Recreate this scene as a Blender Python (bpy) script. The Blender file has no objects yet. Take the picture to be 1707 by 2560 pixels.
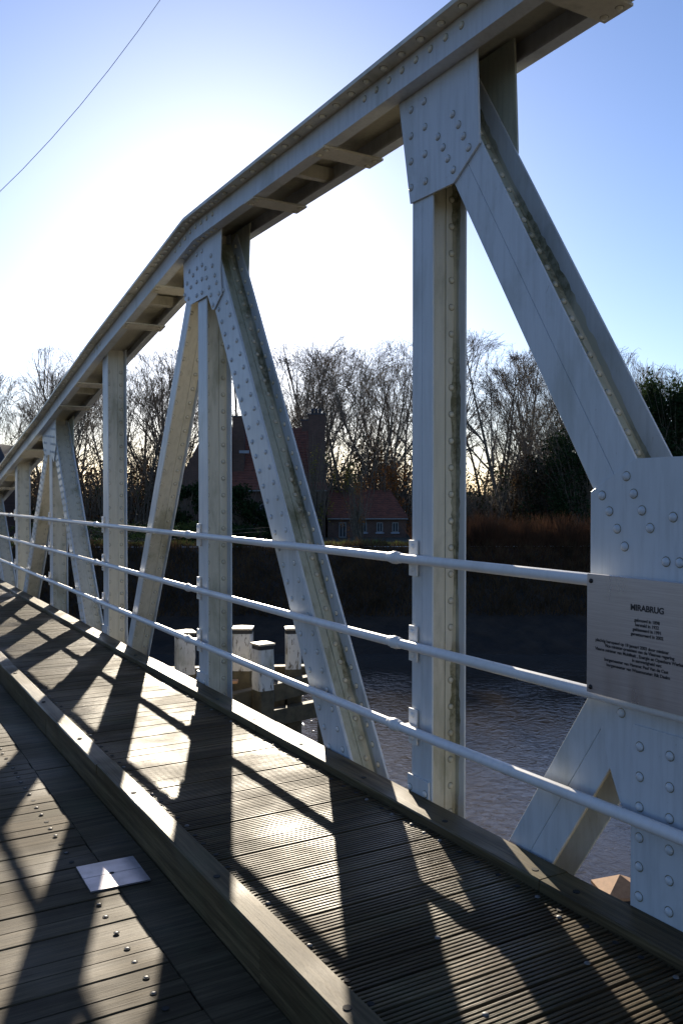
import bpy, math, random
from mathutils import Vector, Matrix, Euler
R = math.radians
scene = bpy.context.scene
col = scene.collection

# ---------------------------------------------------------------- camera
EYE = 1.5
YAW = 30.113          # view axis, degrees clockwise from the bridge direction (+Y)
PITCH = 1.029         # degrees downwards
cam_data = bpy.data.cameras.new('camera')
cam = bpy.data.objects.new('camera', cam_data); col.objects.link(cam)
cam.location = (0, 0, EYE)
cam.rotation_euler = (R(90 - PITCH), 0, R(-YAW))
cam_data.sensor_fit = 'VERTICAL'; cam_data.sensor_height = 36.0
cam_data.lens = 2158 / 2560 * 36.0
cam_data.clip_start = 0.05; cam_data.clip_end = 9000
scene.camera = cam

# ---------------------------------------------------------------- sky, sun, exposure
SUN_AZ, SUN_EL = 22.86, 16.7      # azimuth clockwise from +Y
world = bpy.data.worlds.new('World'); scene.world = world; world.use_nodes = True
wt = world.node_tree; wt.nodes.clear()
wo = wt.nodes.new('ShaderNodeOutputWorld'); wb = wt.nodes.new('ShaderNodeBackground')
sk = wt.nodes.new('ShaderNodeTexSky'); sk.sky_type = 'NISHITA'; sk.sun_disc = False
sk.sun_elevation = R(SUN_EL); sk.sun_rotation = R(SUN_AZ)
sk.altitude = 0; sk.air_density = 1.0; sk.dust_density = 0.4; sk.ozone_density = 2.4
wb.inputs['Strength'].default_value = 0.060
tint = wt.nodes.new('ShaderNodeMix'); tint.data_type = 'RGBA'; tint.blend_type = 'MULTIPLY'; tint.inputs[0].default_value = 1.0
tint.inputs[7].default_value = (.88, .95, 1.20, 1)      # daylight white balance of the photograph, the same all over the sky
wt.links.new(sk.outputs[0], tint.inputs[6]); wt.links.new(tint.outputs[2], wb.inputs[0]); wt.links.new(wb.outputs[0], wo.inputs[0])
sun_d = bpy.data.lights.new('sun', 'SUN'); sun_d.energy = 5.0; sun_d.angle = R(0.53); sun_d.color = (1.0, 0.88, 0.70)
sun = bpy.data.objects.new('sun', sun_d); col.objects.link(sun)
sdir = Vector((math.sin(R(SUN_AZ)) * math.cos(R(SUN_EL)), math.cos(R(SUN_AZ)) * math.cos(R(SUN_EL)), math.sin(R(SUN_EL))))
sun.rotation_euler = sdir.to_track_quat('Z', 'Y').to_euler()
sun.location = (4, 10, 12)
scene.view_settings.view_transform = 'Standard'; scene.view_settings.look = 'None'
scene.view_settings.exposure = 1.22; scene.view_settings.gamma = 1.0
scene.view_settings.use_curve_mapping = False

# ---------------------------------------------------------------- helpers
rnd = random.Random(7)
def tag(o, label=None, cat=None, group=None, kind=None):
    if label: o['label'] = label
    if cat: o['category'] = cat
    if group: o['group'] = group
    if kind: o['kind'] = kind
    return o
def empty(name, loc=(0, 0, 0), rz=0.0):
    o = bpy.data.objects.new(name, None); col.objects.link(o)
    o.location = loc; o.rotation_euler = (0, 0, rz); o.empty_display_size = 0.2
    return o
def inst(name, me, parent=None, loc=(0, 0, 0), rot=(0, 0, 0), scale=(1, 1, 1)):
    o = bpy.data.objects.new(name, me); col.objects.link(o)
    o.location = loc; o.rotation_euler = rot; o.scale = scale
    if parent: o.parent = parent
    return o

class MB:
    """collects polygons; build() links them as one mesh object"""
    def __init__(s): s.v = []; s.f = []; s.m = []; s.sm = []
    def poly(s, pts, mi=0, smooth=False):
        n = len(s.v); s.v += [tuple(p) for p in pts]; s.f.append(tuple(range(n, n + len(pts)))); s.m.append(mi); s.sm.append(smooth)
    def hexa(s, p, mi=0):
        n = len(s.v); s.v += [tuple(q) for q in p]
        for f in ((0, 3, 2, 1), (4, 5, 6, 7), (0, 1, 5, 4), (1, 2, 6, 5), (2, 3, 7, 6), (3, 0, 4, 7)):
            s.f.append(tuple(n + i for i in f)); s.m.append(mi); s.sm.append(False)
    def box(s, x0, x1, y0, y1, z0, z1, mi=0):
        s.hexa([(x0, y0, z0), (x1, y0, z0), (x1, y1, z0), (x0, y1, z0), (x0, y0, z1), (x1, y0, z1), (x1, y1, z1), (x0, y1, z1)], mi)
    def prism(s, a, b, mi=0, caps=True, smooth=False):
        """loft between two equal loops of points"""
        n = len(s.v); k = len(a); s.v += [tuple(p) for p in a] + [tuple(p) for p in b]
        for i in range(k):
            j = (i + 1) % k
            s.f.append((n + i, n + j, n + k + j, n + k + i)); s.m.append(mi); s.sm.append(smooth)
        if caps:
            s.f.append(tuple(n + i for i in reversed(range(k)))); s.m.append(mi); s.sm.append(False)
            s.f.append(tuple(n + k + i for i in range(k))); s.m.append(mi); s.sm.append(False)
    def tube(s, pts, rad, k=10, mi=0, smooth=True, caps=True):
        pts = [Vector(p) for p in pts]
        if not hasattr(rad, '__len__'): rad = [rad] * len(pts)
        n0 = len(s.v); up = Vector((0, 0, 1))
        for i, p in enumerate(pts):
            d = (pts[min(i + 1, len(pts) - 1)] - pts[max(i - 1, 0)]).normalized()
            u = up if abs(d.dot(up)) < .9 else Vector((1, 0, 0))
            a = d.cross(u).normalized(); b = a.cross(d)
            for j in range(k):
                t = 2 * math.pi * j / k
                s.v.append(tuple(p + (a * math.cos(t) + b * math.sin(t)) * rad[i]))
        for i in range(len(pts) - 1):
            for j in range(k):
                q = (j + 1) % k
                s.f.append((n0 + i * k + j, n0 + i * k + q, n0 + (i + 1) * k + q, n0 + (i + 1) * k + j)); s.m.append(mi); s.sm.append(smooth)
        if caps:
            s.f.append(tuple(n0 + j for j in range(k))); s.m.append(mi); s.sm.append(False)
            s.f.append(tuple(n0 + (len(pts) - 1) * k + j for j in reversed(range(k)))); s.m.append(mi); s.sm.append(False)
    def dome(s, c, n, r, k=8, h=.62, mi=0):
        c = Vector(c); n = Vector(n).normalized()
        u = Vector((0, 0, 1)) if abs(n.z) < .9 else Vector((1, 0, 0))
        a = n.cross(u).normalized(); b = a.cross(n); base = len(s.v)
        rings = ((1.0, -.05), (.93, .45), (.66, .80))
        for rr, hh in rings:
            for j in range(k):
                t = 2 * math.pi * j / k
                s.v.append(tuple(c + (a * math.cos(t) + b * math.sin(t)) * r * rr + n * r * h * hh))
        s.v.append(tuple(c + n * r * h)); top = len(s.v) - 1
        for q in range(2):
            for j in range(k):
                j2 = (j + 1) % k
                s.f.append((base + q * k + j, base + q * k + j2, base + (q + 1) * k + j2, base + (q + 1) * k + j)); s.m.append(mi); s.sm.append(True)
        for j in range(k):
            s.f.append((base + 2 * k + j, base + 2 * k + (j + 1) % k, top)); s.m.append(mi); s.sm.append(True)
    def rivet(s, c, n, r, k=8, h=.75):
        s.dome(c, n, r, k, h, 0)
        c = Vector(c); n = Vector(n).normalized(); u = Vector((0, 0, 1)) if abs(n.z) < .9 else Vector((1, 0, 0))
        a = n.cross(u).normalized(); b = a.cross(n)
        s.poly([tuple(c + (a * math.cos(t * 2 * math.pi / k) + b * math.sin(t * 2 * math.pi / k)) * r * 1.22 + n * .0006) for t in range(k)], 1)
    def mesh(s, name, mats, fix=True):
        me = bpy.data.meshes.new(name); me.from_pydata(s.v, [], s.f)
        if not isinstance(mats, (list, tuple)): mats = [mats]
        for m in mats: me.materials.append(m)
        me.polygons.foreach_set('material_index', s.m); me.polygons.foreach_set('use_smooth', s.sm)
        if fix:
            import bmesh
            bm = bmesh.new(); bm.from_mesh(me); bmesh.ops.recalc_face_normals(bm, faces=bm.faces); bm.to_mesh(me); bm.free()
        me.update(); return me
    def build(s, name, mats, parent=None, loc=(0, 0, 0), rot=(0, 0, 0), fix=True):
        return inst(name, s.mesh(name, mats, fix), parent, loc, rot)
def bevel(o, w, seg=1):
    m = o.modifiers.new('bevel', 'BEVEL'); m.width = w; m.segments = seg; m.limit_method = 'ANGLE'; m.angle_limit = R(40)
    return o

# ---------------------------------------------------------------- materials
def nt(name):
    m = bpy.data.materials.new(name); m.use_nodes = True; t = m.node_tree
    return m, t, t.nodes['Principled BSDF']
def N(t, typ, **kw):
    n = t.nodes.new(typ)
    for k, v in kw.items():
        if k in n.inputs: n.inputs[k].default_value = v
        else: setattr(n, k, v)
    return n
def ramp(t, fac, stops):
    r = t.nodes.new('ShaderNodeValToRGB'); e = r.color_ramp.elements
    while len(e) < len(stops): e.new(.5)
    for i, (p, c) in enumerate(stops): e[i].position = p; e[i].color = (*c, 1)
    t.links.new(fac, r.inputs[0]); return r
def wpos(t, scale, randomize=False, obj=False):
    if obj: src = t.nodes.new('ShaderNodeTexCoord').outputs['Object']
    else: src = t.nodes.new('ShaderNodeNewGeometry').outputs['Position']
    if randomize:
        oi = t.nodes.new('ShaderNodeObjectInfo'); mu = N(t, 'ShaderNodeVectorMath', operation='MULTIPLY_ADD')
        cb = t.nodes.new('ShaderNodeCombineXYZ')
        for i in range(3): t.links.new(oi.outputs['Random'], cb.inputs[i])
        t.links.new(cb.outputs[0], mu.inputs[0]); mu.inputs[1].default_value = (37, 91, 53); t.links.new(src, mu.inputs[2]); src = mu.outputs[0]
    mp = t.nodes.new('ShaderNodeMapping'); mp.inputs['Scale'].default_value = scale; t.links.new(src, mp.inputs[0])
    return mp.outputs[0]
def noise(t, vec, scale=1, detail=4, rough=.55, dist=0):
    n = N(t, 'ShaderNodeTexNoise'); n.inputs['Scale'].default_value = scale; n.inputs['Detail'].default_value = detail
    n.inputs['Roughness'].default_value = rough; n.inputs['Distortion'].default_value = dist
    t.links.new(vec, n.inputs['Vector']); return n.outputs['Fac']
def mixc(t, fac, a, b, mode='MIX'):
    n = t.nodes.new('ShaderNodeMix'); n.data_type = 'RGBA'; n.blend_type = mode
    if isinstance(fac, float): n.inputs[0].default_value = fac
    else: t.links.new(fac, n.inputs[0])
    for i, c in ((6, a), (7, b)):
        if isinstance(c, tuple): n.inputs[i].default_value = (*c, 1)
        else: t.links.new(c, n.inputs[i])
    return n.outputs[2]
def mrange(t, v, a, b, c, d):
    n = N(t, 'ShaderNodeMapRange'); t.links.new(v, n.inputs[0])
    for i, q in enumerate((a, b, c, d)): n.inputs[i + 1].default_value = q
    return n.outputs[0]
def bump(t, p, h, strength=.3, dist=.01):
    b = N(t, 'ShaderNodeBump'); b.inputs['Strength'].default_value = strength; b.inputs['Distance'].default_value = dist
    t.links.new(h, b.inputs['Height']); t.links.new(b.outputs[0], p.inputs['Normal'])

def paint_mat(name, base, moss=.45, dirt=.55):
    m, t, p = nt(name)
    big = noise(t, wpos(t, (1, 1, 1)), 1.3, 5, .6)
    streak = noise(t, wpos(t, (9, 9, .8)), 4, 5, .65)
    fine = noise(t, wpos(t, (1, 1, 1)), 60, 4, .7)
    mossn = noise(t, wpos(t, (1, 1, .45)), 2.6, 6, .65, .4)
    c = mixc(t, mrange(t, streak, .44, .70, 0, dirt * .75), base, tuple(x * .62 for x in base))
    c = mixc(t, mrange(t, big, .4, .7, 0, .35), c, (base[0] * .86, base[1] * .87, base[2] * .78))
    c = mixc(t, mrange(t, fine, .66, .76, 0, dirt), c, (.16, .14, .09))
    c = mixc(t, mrange(t, mossn, .52, .66, 0, moss), c, (.11, .11, .045))
    rust = noise(t, wpos(t, (1, 1, .5)), 9, 4, .7, .8)
    c = mixc(t, mrange(t, rust, .70, .76, 0, .7), c, (.16, .075, .03))
    t.links.new(c, p.inputs['Base Color'])
    t.links.new(mrange(t, big, .3, .7, .30, .48), p.inputs['Roughness'])
    p.inputs['Specular IOR Level'].default_value = .45
    bump(t, p, fine, .12, .002)
    return m
M = {}
M['paint'] = paint_mat('steel_paint', (.50, .53, .56), .30, .55)  # cream steel with the blue cast of the sky mixed into its base colour
M['paint_web'] = paint_mat('steel_paint_web', (.55, .52, .43), .5, .55)
M['paint_moss'] = paint_mat('steel_paint_mossy', (.40, .41, .33), .9, .8)
M['paint_rail'] = paint_mat('rail_paint', (.62, .62, .62), .12, .3)

def wood_mat(name, cols, scale, rough=(.35, .6), grain=.5, gloss_scale=1.2, spec=.5):
    m, t, p = nt(name)
    v = wpos(t, scale, True)
    g = noise(t, v, 1, 6, .62, .35)
    g2 = noise(t, wpos(t, tuple(s * 3.1 for s in scale), True), 1, 4, .7)
    r = ramp(t, g, [(.30, cols[0]), (.52, cols[1]), (.72, cols[2])])
    oi = t.nodes.new('ShaderNodeObjectInfo')
    tint = mrange(t, oi.outputs['Random'], 0, 1, .72, 1.22)
    cb = t.nodes.new('ShaderNodeCombineXYZ')
    for i in range(3): t.links.new(tint, cb.inputs[i])
    c = mixc(t, 1.0, r.outputs[0], cb.outputs[0], 'MULTIPLY')
    c = mixc(t, mrange(t, g2, .35, .55, .45, 0), c, tuple(x * .45 for x in cols[0]))
    st = noise(t, wpos(t, (1, 1, 1)), 2.2, 5, .6)
    c = mixc(t, mrange(t, st, .52, .72, 0, .5), c, (.085, .085, .045))
    t.links.new(c, p.inputs['Base Color'])
    wet = noise(t, wpos(t, (1, 1, 1)), gloss_scale, 3, .55)
    t.links.new(mrange(t, wet, .34, .60, rough[0], rough[1]), p.inputs['Roughness'])
    t.links.new(mrange(t, wet, .34, .52, spec * 2.4, spec), p.inputs['Specular IOR Level'])
    bump(t, p, g2, grain, .003)
    return m
M['plank'] = wood_mat('ribbed_plank_wood', ((.034, .023, .012), (.080, .057, .030), (.140, .104, .057)), (1.6, 34, 34), (.30, .62), .6, spec=.08)
M['road'] = wood_mat('road_plank_wood', ((.034, .024, .013), (.072, .053, .030), (.112, .085, .049)), (1.3, 30, 30), (.50, .72), .6, spec=.06)
M['kerb'] = wood_mat('kerb_wood', ((.038, .027, .014), (.098, .072, .038), (.16, .12, .064)), (30, 1.1, 30), (.34, .62), .6, spec=.09)
M['kerb_side'] = M['kerb']

def simple(name, c, rough=.6, metal=0.0, nscale=20, var=.35, bmp=.2, dist=.004, c2=None, obj=False):
    m, t, p = nt(name)
    n = noise(t, wpos(t, (1, 1, 1), obj=obj), nscale, 5, .6)
    c2 = c2 or tuple(x * (1 - var) for x in c)
    r = ramp(t, n, [(.35, c2), (.65, c)])
    t.links.new(r.outputs[0], p.inputs['Base Color'])
    p.inputs['Roughness'].default_value = rough; p.inputs['Metallic'].default_value = metal
    if bmp: bump(t, p, n, bmp, dist)
    return m
def moss_mat():
    m, t, p = nt('green_black_moss_stain')
    a = noise(t, wpos(t, (1, 1, 1)), 26, 5, .7); b = noise(t, wpos(t, (1, 1, .6)), 3, 3, .5)
    c = mixc(t, mrange(t, a, .42, .60, 0, 1), (.13, .125, .075), (.28, .275, .20)); c = mixc(t, mrange(t, b, .42, .58, 0, .95), c, (.42, .41, .33))
    t.links.new(c, p.inputs['Base Color']); p.inputs['Roughness'].default_value = .9; return m
M['moss'] = moss_mat()
M['grime'] = simple('rivet_grime', (.24, .23, .17), .7, 0, 60, .35, 0)
M['hole'] = simple('bolt_hole', (.012, .011, .01), .9, bmp=0)
M['bolt'] = simple('galvanised_bolt', (.16, .155, .15), .6, .3, 200)
M['alu'] = simple('aluminium_plate', (.50, .48, .52), .30, .85, 9, .35, .1, .001)
M['under'] = simple('under_deck_timber', (.035, .03, .024), .9)
M['steel_dark'] = simple('under_deck_steel', (.20, .21, .20), .5, 0, 6)
def pile_paint_mat():
    m, t, p = nt('peeling_pile_paint')
    a = noise(t, wpos(t, (1, 1, .22)), 22, 5, .7, .6); b = noise(t, wpos(t, (1, 1, .5)), 4, 4, .6)
    c = mixc(t, mrange(t, a, .56, .62, 0, 1), (.60, .58, .53), (.15, .125, .09))
    c = mixc(t, mrange(t, b, .5, .68, 0, .6), c, (.20, .20, .12))
    t.links.new(c, p.inputs['Base Color']); p.inputs['Roughness'].default_value = .65; bump(t, p, a, .5, .008); return m
M['pile_paint'] = pile_paint_mat()
M['pile_wood'] = simple('wet_pile_wood', (.11, .09, .05), .75, 0, 7, .5, .6, .02)
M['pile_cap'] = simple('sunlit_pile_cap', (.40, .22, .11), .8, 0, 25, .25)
M['cap_pale'] = simple('pale_pile_cap', (.55, .44, .30), .5, 0, 25, .25)
M['pile_band'] = simple('pile_black_band', (.015, .015, .015), .5, bmp=0)
M['iron'] = simple('dark_screw', (.03, .026, .024), .4, .5, 100)
M['ink'] = simple('engraved_ink', (.03, .025, .025), .6, bmp=0)
def plaque_mat():
    m, t, p = nt('brushed_plaque_steel')
    n = noise(t, wpos(t, (1, 6, 400)), 1, 3, .6); b = noise(t, wpos(t, (1, 9, 2.2)), 1.1, 3, .5)
    r = ramp(t, n, [(.3, (.36, .33, .34)), (.7, (.46, .43, .44))]); t.links.new(r.outputs[0], p.inputs['Base Color'])
    p.inputs['Metallic'].default_value = .75; t.links.new(mrange(t, b, .35, .65, .26, .42), p.inputs['Roughness'])
    bump(t, p, n, .06, .0008); return m
M['plaque'] = plaque_mat()

def brick_mat(name, c, c2, mortar):
    m, t, p = nt(name)
    br = N(t, 'ShaderNodeTexBrick'); br.inputs['Color1'].default_value = (*c, 1); br.inputs['Color2'].default_value = (*c2, 1)
    br.inputs['Mortar'].default_value = (*mortar, 1); br.inputs['Scale'].default_value = 1
    br.inputs['Brick Width'].default_value = .22; br.inputs['Row Height'].default_value = .075; br.inputs['Mortar Size'].default_value = .008
    tc = t.nodes.new('ShaderNodeTexCoord'); mp = t.nodes.new('ShaderNodeMapping'); mp.inputs['Rotation'].default_value = (R(90), 0, 0)
    t.links.new(tc.outputs['Object'], mp.inputs[0]); t.links.new(mp.outputs[0], br.inputs[0])
    n = noise(t, tc.outputs['Object'], 1.5, 5, .6)
    t.links.new(mixc(t, mrange(t, n, .4, .7, 0, .5), br.outputs[0], tuple(x * .5 for x in c)), p.inputs['Base Color'])
    p.inputs['Roughness'].default_value = .9; return m
M['brick'] = brick_mat('old_brick', (.12, .062, .044), (.085, .046, .034), (.11, .09, .07))
def tile_mat():
    m, t, p = nt('red_roof_tile')
    n = noise(t, wpos(t, (1, 1, 1), obj=True), 3, 6, .6); n2 = noise(t, wpos(t, (1, 1, 1), obj=True), 14, 3, .6)
    r = ramp(t, n, [(.3, (.09, .036, .026)), (.5, (.17, .056, .036)), (.7, (.21, .072, .046))])
    t.links.new(mixc(t, mrange(t, n2, .5, .7, 0, .5), r.outputs[0], (.07, .05, .035)), p.inputs['Base Color'])
    p.inputs['Roughness'].default_value = .75; return m
M['tile'] = tile_mat()
M['trim'] = simple('weathered_trim', (.24, .24, .23), .6, 0, 8, .3, 0)
M['white'] = simple('white_trim', (.72, .72, .70), .5, 0, 8, .15, 0)
M['glass'] = simple('window_glass', (.04, .045, .05), .12, 0, 2, .2, 0)
M['lead'] = simple('lead_flashing', (.28, .31, .36), .45, 0, 9, .3, 0)
M['slate'] = simple('dark_slate', (.05, .05, .055), .6, 0, 6, .4, 0)
M['bark'] = simple('bark', (.19, .15, .105), .9, 0, 6, .5, .4, .02)
M['bark2'] = simple('pale_bark', (.25, .205, .145), .9, 0, 6, .5, .4, .02)
def leaf_mat(name, c, c2, trans=.45):
    m = bpy.data.materials.new(name); m.use_nodes = True; t = m.node_tree; t.nodes.clear()
    o = t.nodes.new('ShaderNodeOutputMaterial'); d = t.nodes.new('ShaderNodeBsdfDiffuse'); tr = t.nodes.new('ShaderNodeBsdfTranslucent')
    mx = t.nodes.new('ShaderNodeMixShader'); mx.inputs[0].default_value = trans
    n = noise(t, wpos(t, (1, 1, 1)), 1.1, 5, .7); r = ramp(t, n, [(.35, c2), (.65, c)])
    for s in (d, tr): t.links.new(r.outputs[0], s.inputs['Color'])
    t.links.new(d.outputs[0], mx.inputs[1]); t.links.new(tr.outputs[0], mx.inputs[2]); t.links.new(mx.outputs[0], o.inputs[0])
    return m
M['evergreen'] = leaf_mat('evergreen_leaf', (.035, .055, .022), (.015, .028, .012), .25)
M['olive'] = leaf_mat('olive_leaf', (.11, .11, .035), (.06, .07, .02))
M['orange'] = leaf_mat('orange_leaf', (.34, .15, .045), (.18, .08, .03), .5)
M['brown'] = leaf_mat('brown_leaf', (.12, .075, .04), (.05, .035, .02), .35)
M['yellow'] = leaf_mat('yellow_leaf', (.33, .27, .06), (.15, .14, .04), .5)
M['reed'] = leaf_mat('reed_blade', (.11, .055, .030), (.045, .025, .016), .3)
M['grass'] = leaf_mat('grass_blade', (.16, .17, .05), (.08, .09, .03), .4)
M['mud'] = simple('mud_bank', (.036, .022, .011), .95, 0, 1.4, .7, .7, .15)
M['field'] = simple('field_ground', (.07, .065, .035), .9, 0, .6, .5, .4, .1)
def water_mat():
    m, t, p = nt('river_water')
    p.inputs['Base Color'].default_value = (.050, .042, .034, 1); p.inputs['Roughness'].default_value = .045; p.inputs['IOR'].default_value = 1.33
    w1 = noise(t, wpos(t, (1, 1, 1)), 5.0, 4, .55, .8); w2 = noise(t, wpos(t, (1, 1, 1)), .35, 3, .5)
    ad = N(t, 'ShaderNodeMath', operation='MULTIPLY'); t.links.new(w1, ad.inputs[0]); t.links.new(mrange(t, w2, .35, .65, .45, 1.2), ad.inputs[1])
    bump(t, p, ad.outputs[0], .7, .027); return m
M['water'] = water_mat()

# view-aligned frame for the far bank: r = metres right of the view axis, d = metres ahead
cy, sy = math.cos(R(YAW)), math.sin(R(YAW))
def V(r, d, z=0.0): return Vector((d * sy + r * cy, d * cy - r * sy, z))
VR = -R(YAW)     # rotation so that local x = right, local y = away

# ---------------------------------------------------------------- ground and water
WATER = -4.0
g = MB()
prof = [(27.0, -5.6), (29.3, -4.35), (30.6, -3.7), (32.4, -2.9), (34.2, -1.7), (35.8, -.72), (36.6, -.56), (38.6, -.6), (40.5, -1.25), (44, -1.35), (60, -1.35), (160, -1.3), (600, -1.2), (4000, -1.2)]
rs = [-4000, -600, -160, -80] + [x * 2.0 for x in range(-30, 31)] + [80, 160, 600, 4000]
gr = random.Random(3)
idx = {}
for i, (d, z) in enumerate(prof):
    for j, r_ in enumerate(rs):
        jit = gr.uniform(-.22, .22) if 29 < d < 36 and abs(r_) < 70 else 0
        idx[i, j] = len(g.v); g.v.append(tuple(V(r_, d + jit * 1.6, z + jit)))
for i in range(len(prof) - 1):
    for j in range(len(rs) - 1):
        g.f.append((idx[i, j], idx[i, j + 1], idx[i + 1, j + 1], idx[i + 1, j])); g.m.append(0 if prof[i][0] < 36 else 1); g.sm.append(True)
tag(g.build('ground', [M['mud'], M['field']]), 'dark muddy river bank rising to flat ground with woods and a house', kind='structure')
g = MB()
g.poly([V(-4000, -14), V(4000, -14), V(4000, -17), V(-4000, -17)]); g.v = [(a, b, (WATER - .8 if i in (0, 1) else -.5)) for i, (a, b, c) in enumerate(g.v)]
g.poly([V(-4000, -17, -.5), V(4000, -17, -.5), V(4000, -4000, -.5), V(-4000, -4000, -.5)])
tag(g.build('near_bank', [M['mud']]), 'muddy near bank of the river behind the viewer', kind='structure')
g = MB(); g.poly([V(-4000, -18, WATER), V(4000, -18, WATER), V(4000, 31.5, WATER), V(-4000, 31.5, WATER)])
tag(g.build('river_water', [M['water']]), 'rippled brown river water under the bridge', kind='structure')

# ---------------------------------------------------------------- truss
XF, XB = 2.452, 2.658         # front and back flange planes
truss = empty('bridge_truss', (2.55, 3.45, 0))
tag(truss, 'riveted off-white steel truss of the swing bridge beside the boardwalk', 'bridge truss')
bpy.context.view_layer.update()
TL = Vector(truss.location)
def tb(mb, name, mats, parent=None, b=0.0):
    """build a part of the truss from world coordinates"""
    mb.v = [(x - TL.x, y - TL.y, z - TL.z) for x, y, z in mb.v]
    o = mb.build(name, mats, parent or truss)
    if b: bevel(o, b)
    return o
def rivet_mesh(r, m):
    a = MB(); a.dome((0, 0, 0), (0, 0, 1), r, 12, .78)
    a.v += [(math.cos(t * math.pi / 6) * r * 1.22, math.sin(t * math.pi / 6) * r * 1.22, .0006) for t in range(12)]
    n = len(a.v) - 12; a.f.append(tuple(range(n, n + 12))); a.m.append(1); a.sm.append(False)
    return a.mesh('rivet', [M[m], M['grime']], False)
RIV = rivet_mesh(.0155, 'paint')
RIVW = rivet_mesh(.0145, 'paint_web')
def rivet(parent, c, n, me=RIV, s=1.0):
    q = Vector(n).to_track_quat('Z', 'Y').to_euler()
    return inst('rivet', me, parent, Vector(c) - TL, q, (s, s, s))

def chord_bottom(y):
    P = [(-60, 3.468), (6.34, 3.468), (9.25, 2.975), (12.1, 2.42), (15.7, 1.775), (20.5, .90)]
    for (a, b), (c, d) in zip(P, P[1:]):
        if y <= c: return b + (d - b) * (y - a) / (c - a)
    return P[-1][1]

def member(name, p0, p1, wid, web_moss=False, front_rows=False, seam=True, near=True, spacing=.132, web_mat='paint_web', off=0.0, clip_top=True, back_rows=1, moss=False):
    """I-section between nodes p0 (lower) and p1 (upper) given as (Y, Z) in the truss plane"""
    a = Vector((p1[0] - p0[0], p1[1] - p0[1])); L = a.length; a /= L; n = Vector((-a.y, a.x))  # n: in-plane normal
    def P(x, t, s): return (x, p0[0] + a.x * t + n.x * s, p0[1] + a.y * t + n.y * s)
    def slab(mb, x0, x1, s0, s1, t0=0, t1=L, mi=0):
        mb.hexa([P(x0, t0, s0), P(x1, t0, s0), P(x1, t0, s1), P(x0, t0, s1), P(x0, t1, s0), P(x1, t1, s0), P(x1, t1, s1), P(x0, t1, s1)], mi)
    h = wid / 2; x0, x1 = XF + off, XB - off
    o_main = MB()
    g2 = .0002 if seam else 0
    # flanges (two angle legs either side of the web)
    for s0, s1 in ((-h, -.0004 - g2), (.0004 + g2, h)):
        slab(o_main, x0, x0 + .010, s0, s1); slab(o_main, x1 - .010, x1, s0, s1)
    if front_rows:
        slab(o_main, x0 - .006, x0 - .0005, -h + .002, h - .002); slab(o_main, x1 + .0005, x1 + .006, -h + .002, h - .002)
    om = tb(o_main, name, [M['paint']], b=.0015 if near else 0)
    w = MB()
    slab(w, x0 + .0103, x1 - .0103, -.005, .005)
    for sgn in (-1, 1):
        s0, s1 = sorted((sgn * .0052, sgn * .013))
        slab(w, x0 + .0102, x0 + .072, s0, s1); slab(w, x1 - .072, x1 - .0102, s0, s1)
    tb(w, 'web', [M['paint_moss'] if web_moss else M[web_mat]], om)
    if web_moss or moss:
        ms = MB(); q = random.Random(int(L * 1000)); t_ = .15; sg = 1 if n.x < 0 else -1; pr_ = None
        while t_ < L - .1:
            wd = .012 + .024 * abs(math.sin(t_ * 2.3 + 1)) * q.uniform(.5, 1.2)
            cur = (P(x1 - .0101 - wd, t_, sg * .0136), P(x1 - .0101, t_, sg * .0136), P(x1 - .0104, t_, sg * .0139), P(x1 - .0104, t_, sg * (.02 + wd * .9)))
            if pr_: ms.poly([pr_[0], pr_[1], cur[1], cur[0]]); ms.poly([pr_[2], pr_[3], cur[3], cur[2]])
            pr_ = cur; t_ += .03
        tb(ms, 'moss_stain', [M['moss']], om)
    # rivets
    rv = MB(); k = 0; t = .07
    nt_ = int((L - .1) / spacing); face = -1 if n.x > 0 else 1   # the side that looks towards -Y
    while t < L - .12:
        for sgn in (-1, 1):
            nn = (0, n.x * sgn, n.y * sgn); vis = (n.x * sgn < 0)
            for xx in (x0 + .034, x1 - .041):
                c = P(xx, t, sgn * .013)
                if near and vis and c[2] > -.05 and xx > 2.55: rivet(om, c, nn, RIVW)
                else: rv.rivet(c, nn, .0155, 8)
            if back_rows > 1:
                c = P(x1 - .010, t + spacing / 2, sgn * h * .55)
                rv.rivet(c, (-1, 0, 0), .0155, 8)
        if front_rows:
            for s_, dt in ((-h * .55, 0), (h * .55, spacing / 2)):
                c = P(x0 - .006, t + dt, s_)
                if near and c[2] > 0: rivet(om, c, (-1, 0, 0), RIV, .95)
                else: rv.rivet(c, (-1, 0, 0), .0155, 8)
                rv.rivet(P(x1 + .006, t + dt, s_), (1, 0, 0), .0155, 6)
        t += spacing
    tag(tb(rv, 'rivets', [M['paint_web'], M['grime']], om), kind='stuff')
    return om

ZB = -1.2
def top(y): return chord_bottom(y) + .09
N1, N2, N3, N4, N5, N6, K, N0 = 3.446, 6.385, 9.247, 12.02, 14.67, 17.5, 1.967, .488
member('vertical_post', (N1, ZB), (N1, top(N1)), .168, moss=True)
member('vertical_post', (N2, ZB), (N2, top(N2)), .185)
member('vertical_post', (N3, ZB), (N3, top(N3)), .192, near=False)
member('vertical_post', (N4, ZB), (N4, top(N4)), .16, near=False)
member('vertical_post', (N5, ZB), (N5, top(N5)), .17, near=False)
member('vertical_post', (N6, ZB), (N6, top(N6)), .17, near=False)
member('vertical_post', (N0, ZB), (N0, top(N0)), .168, near=False)
member('centre_post', (K, ZB), (K, 1.0), .37, near=False, seam=False, off=.0)
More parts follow.
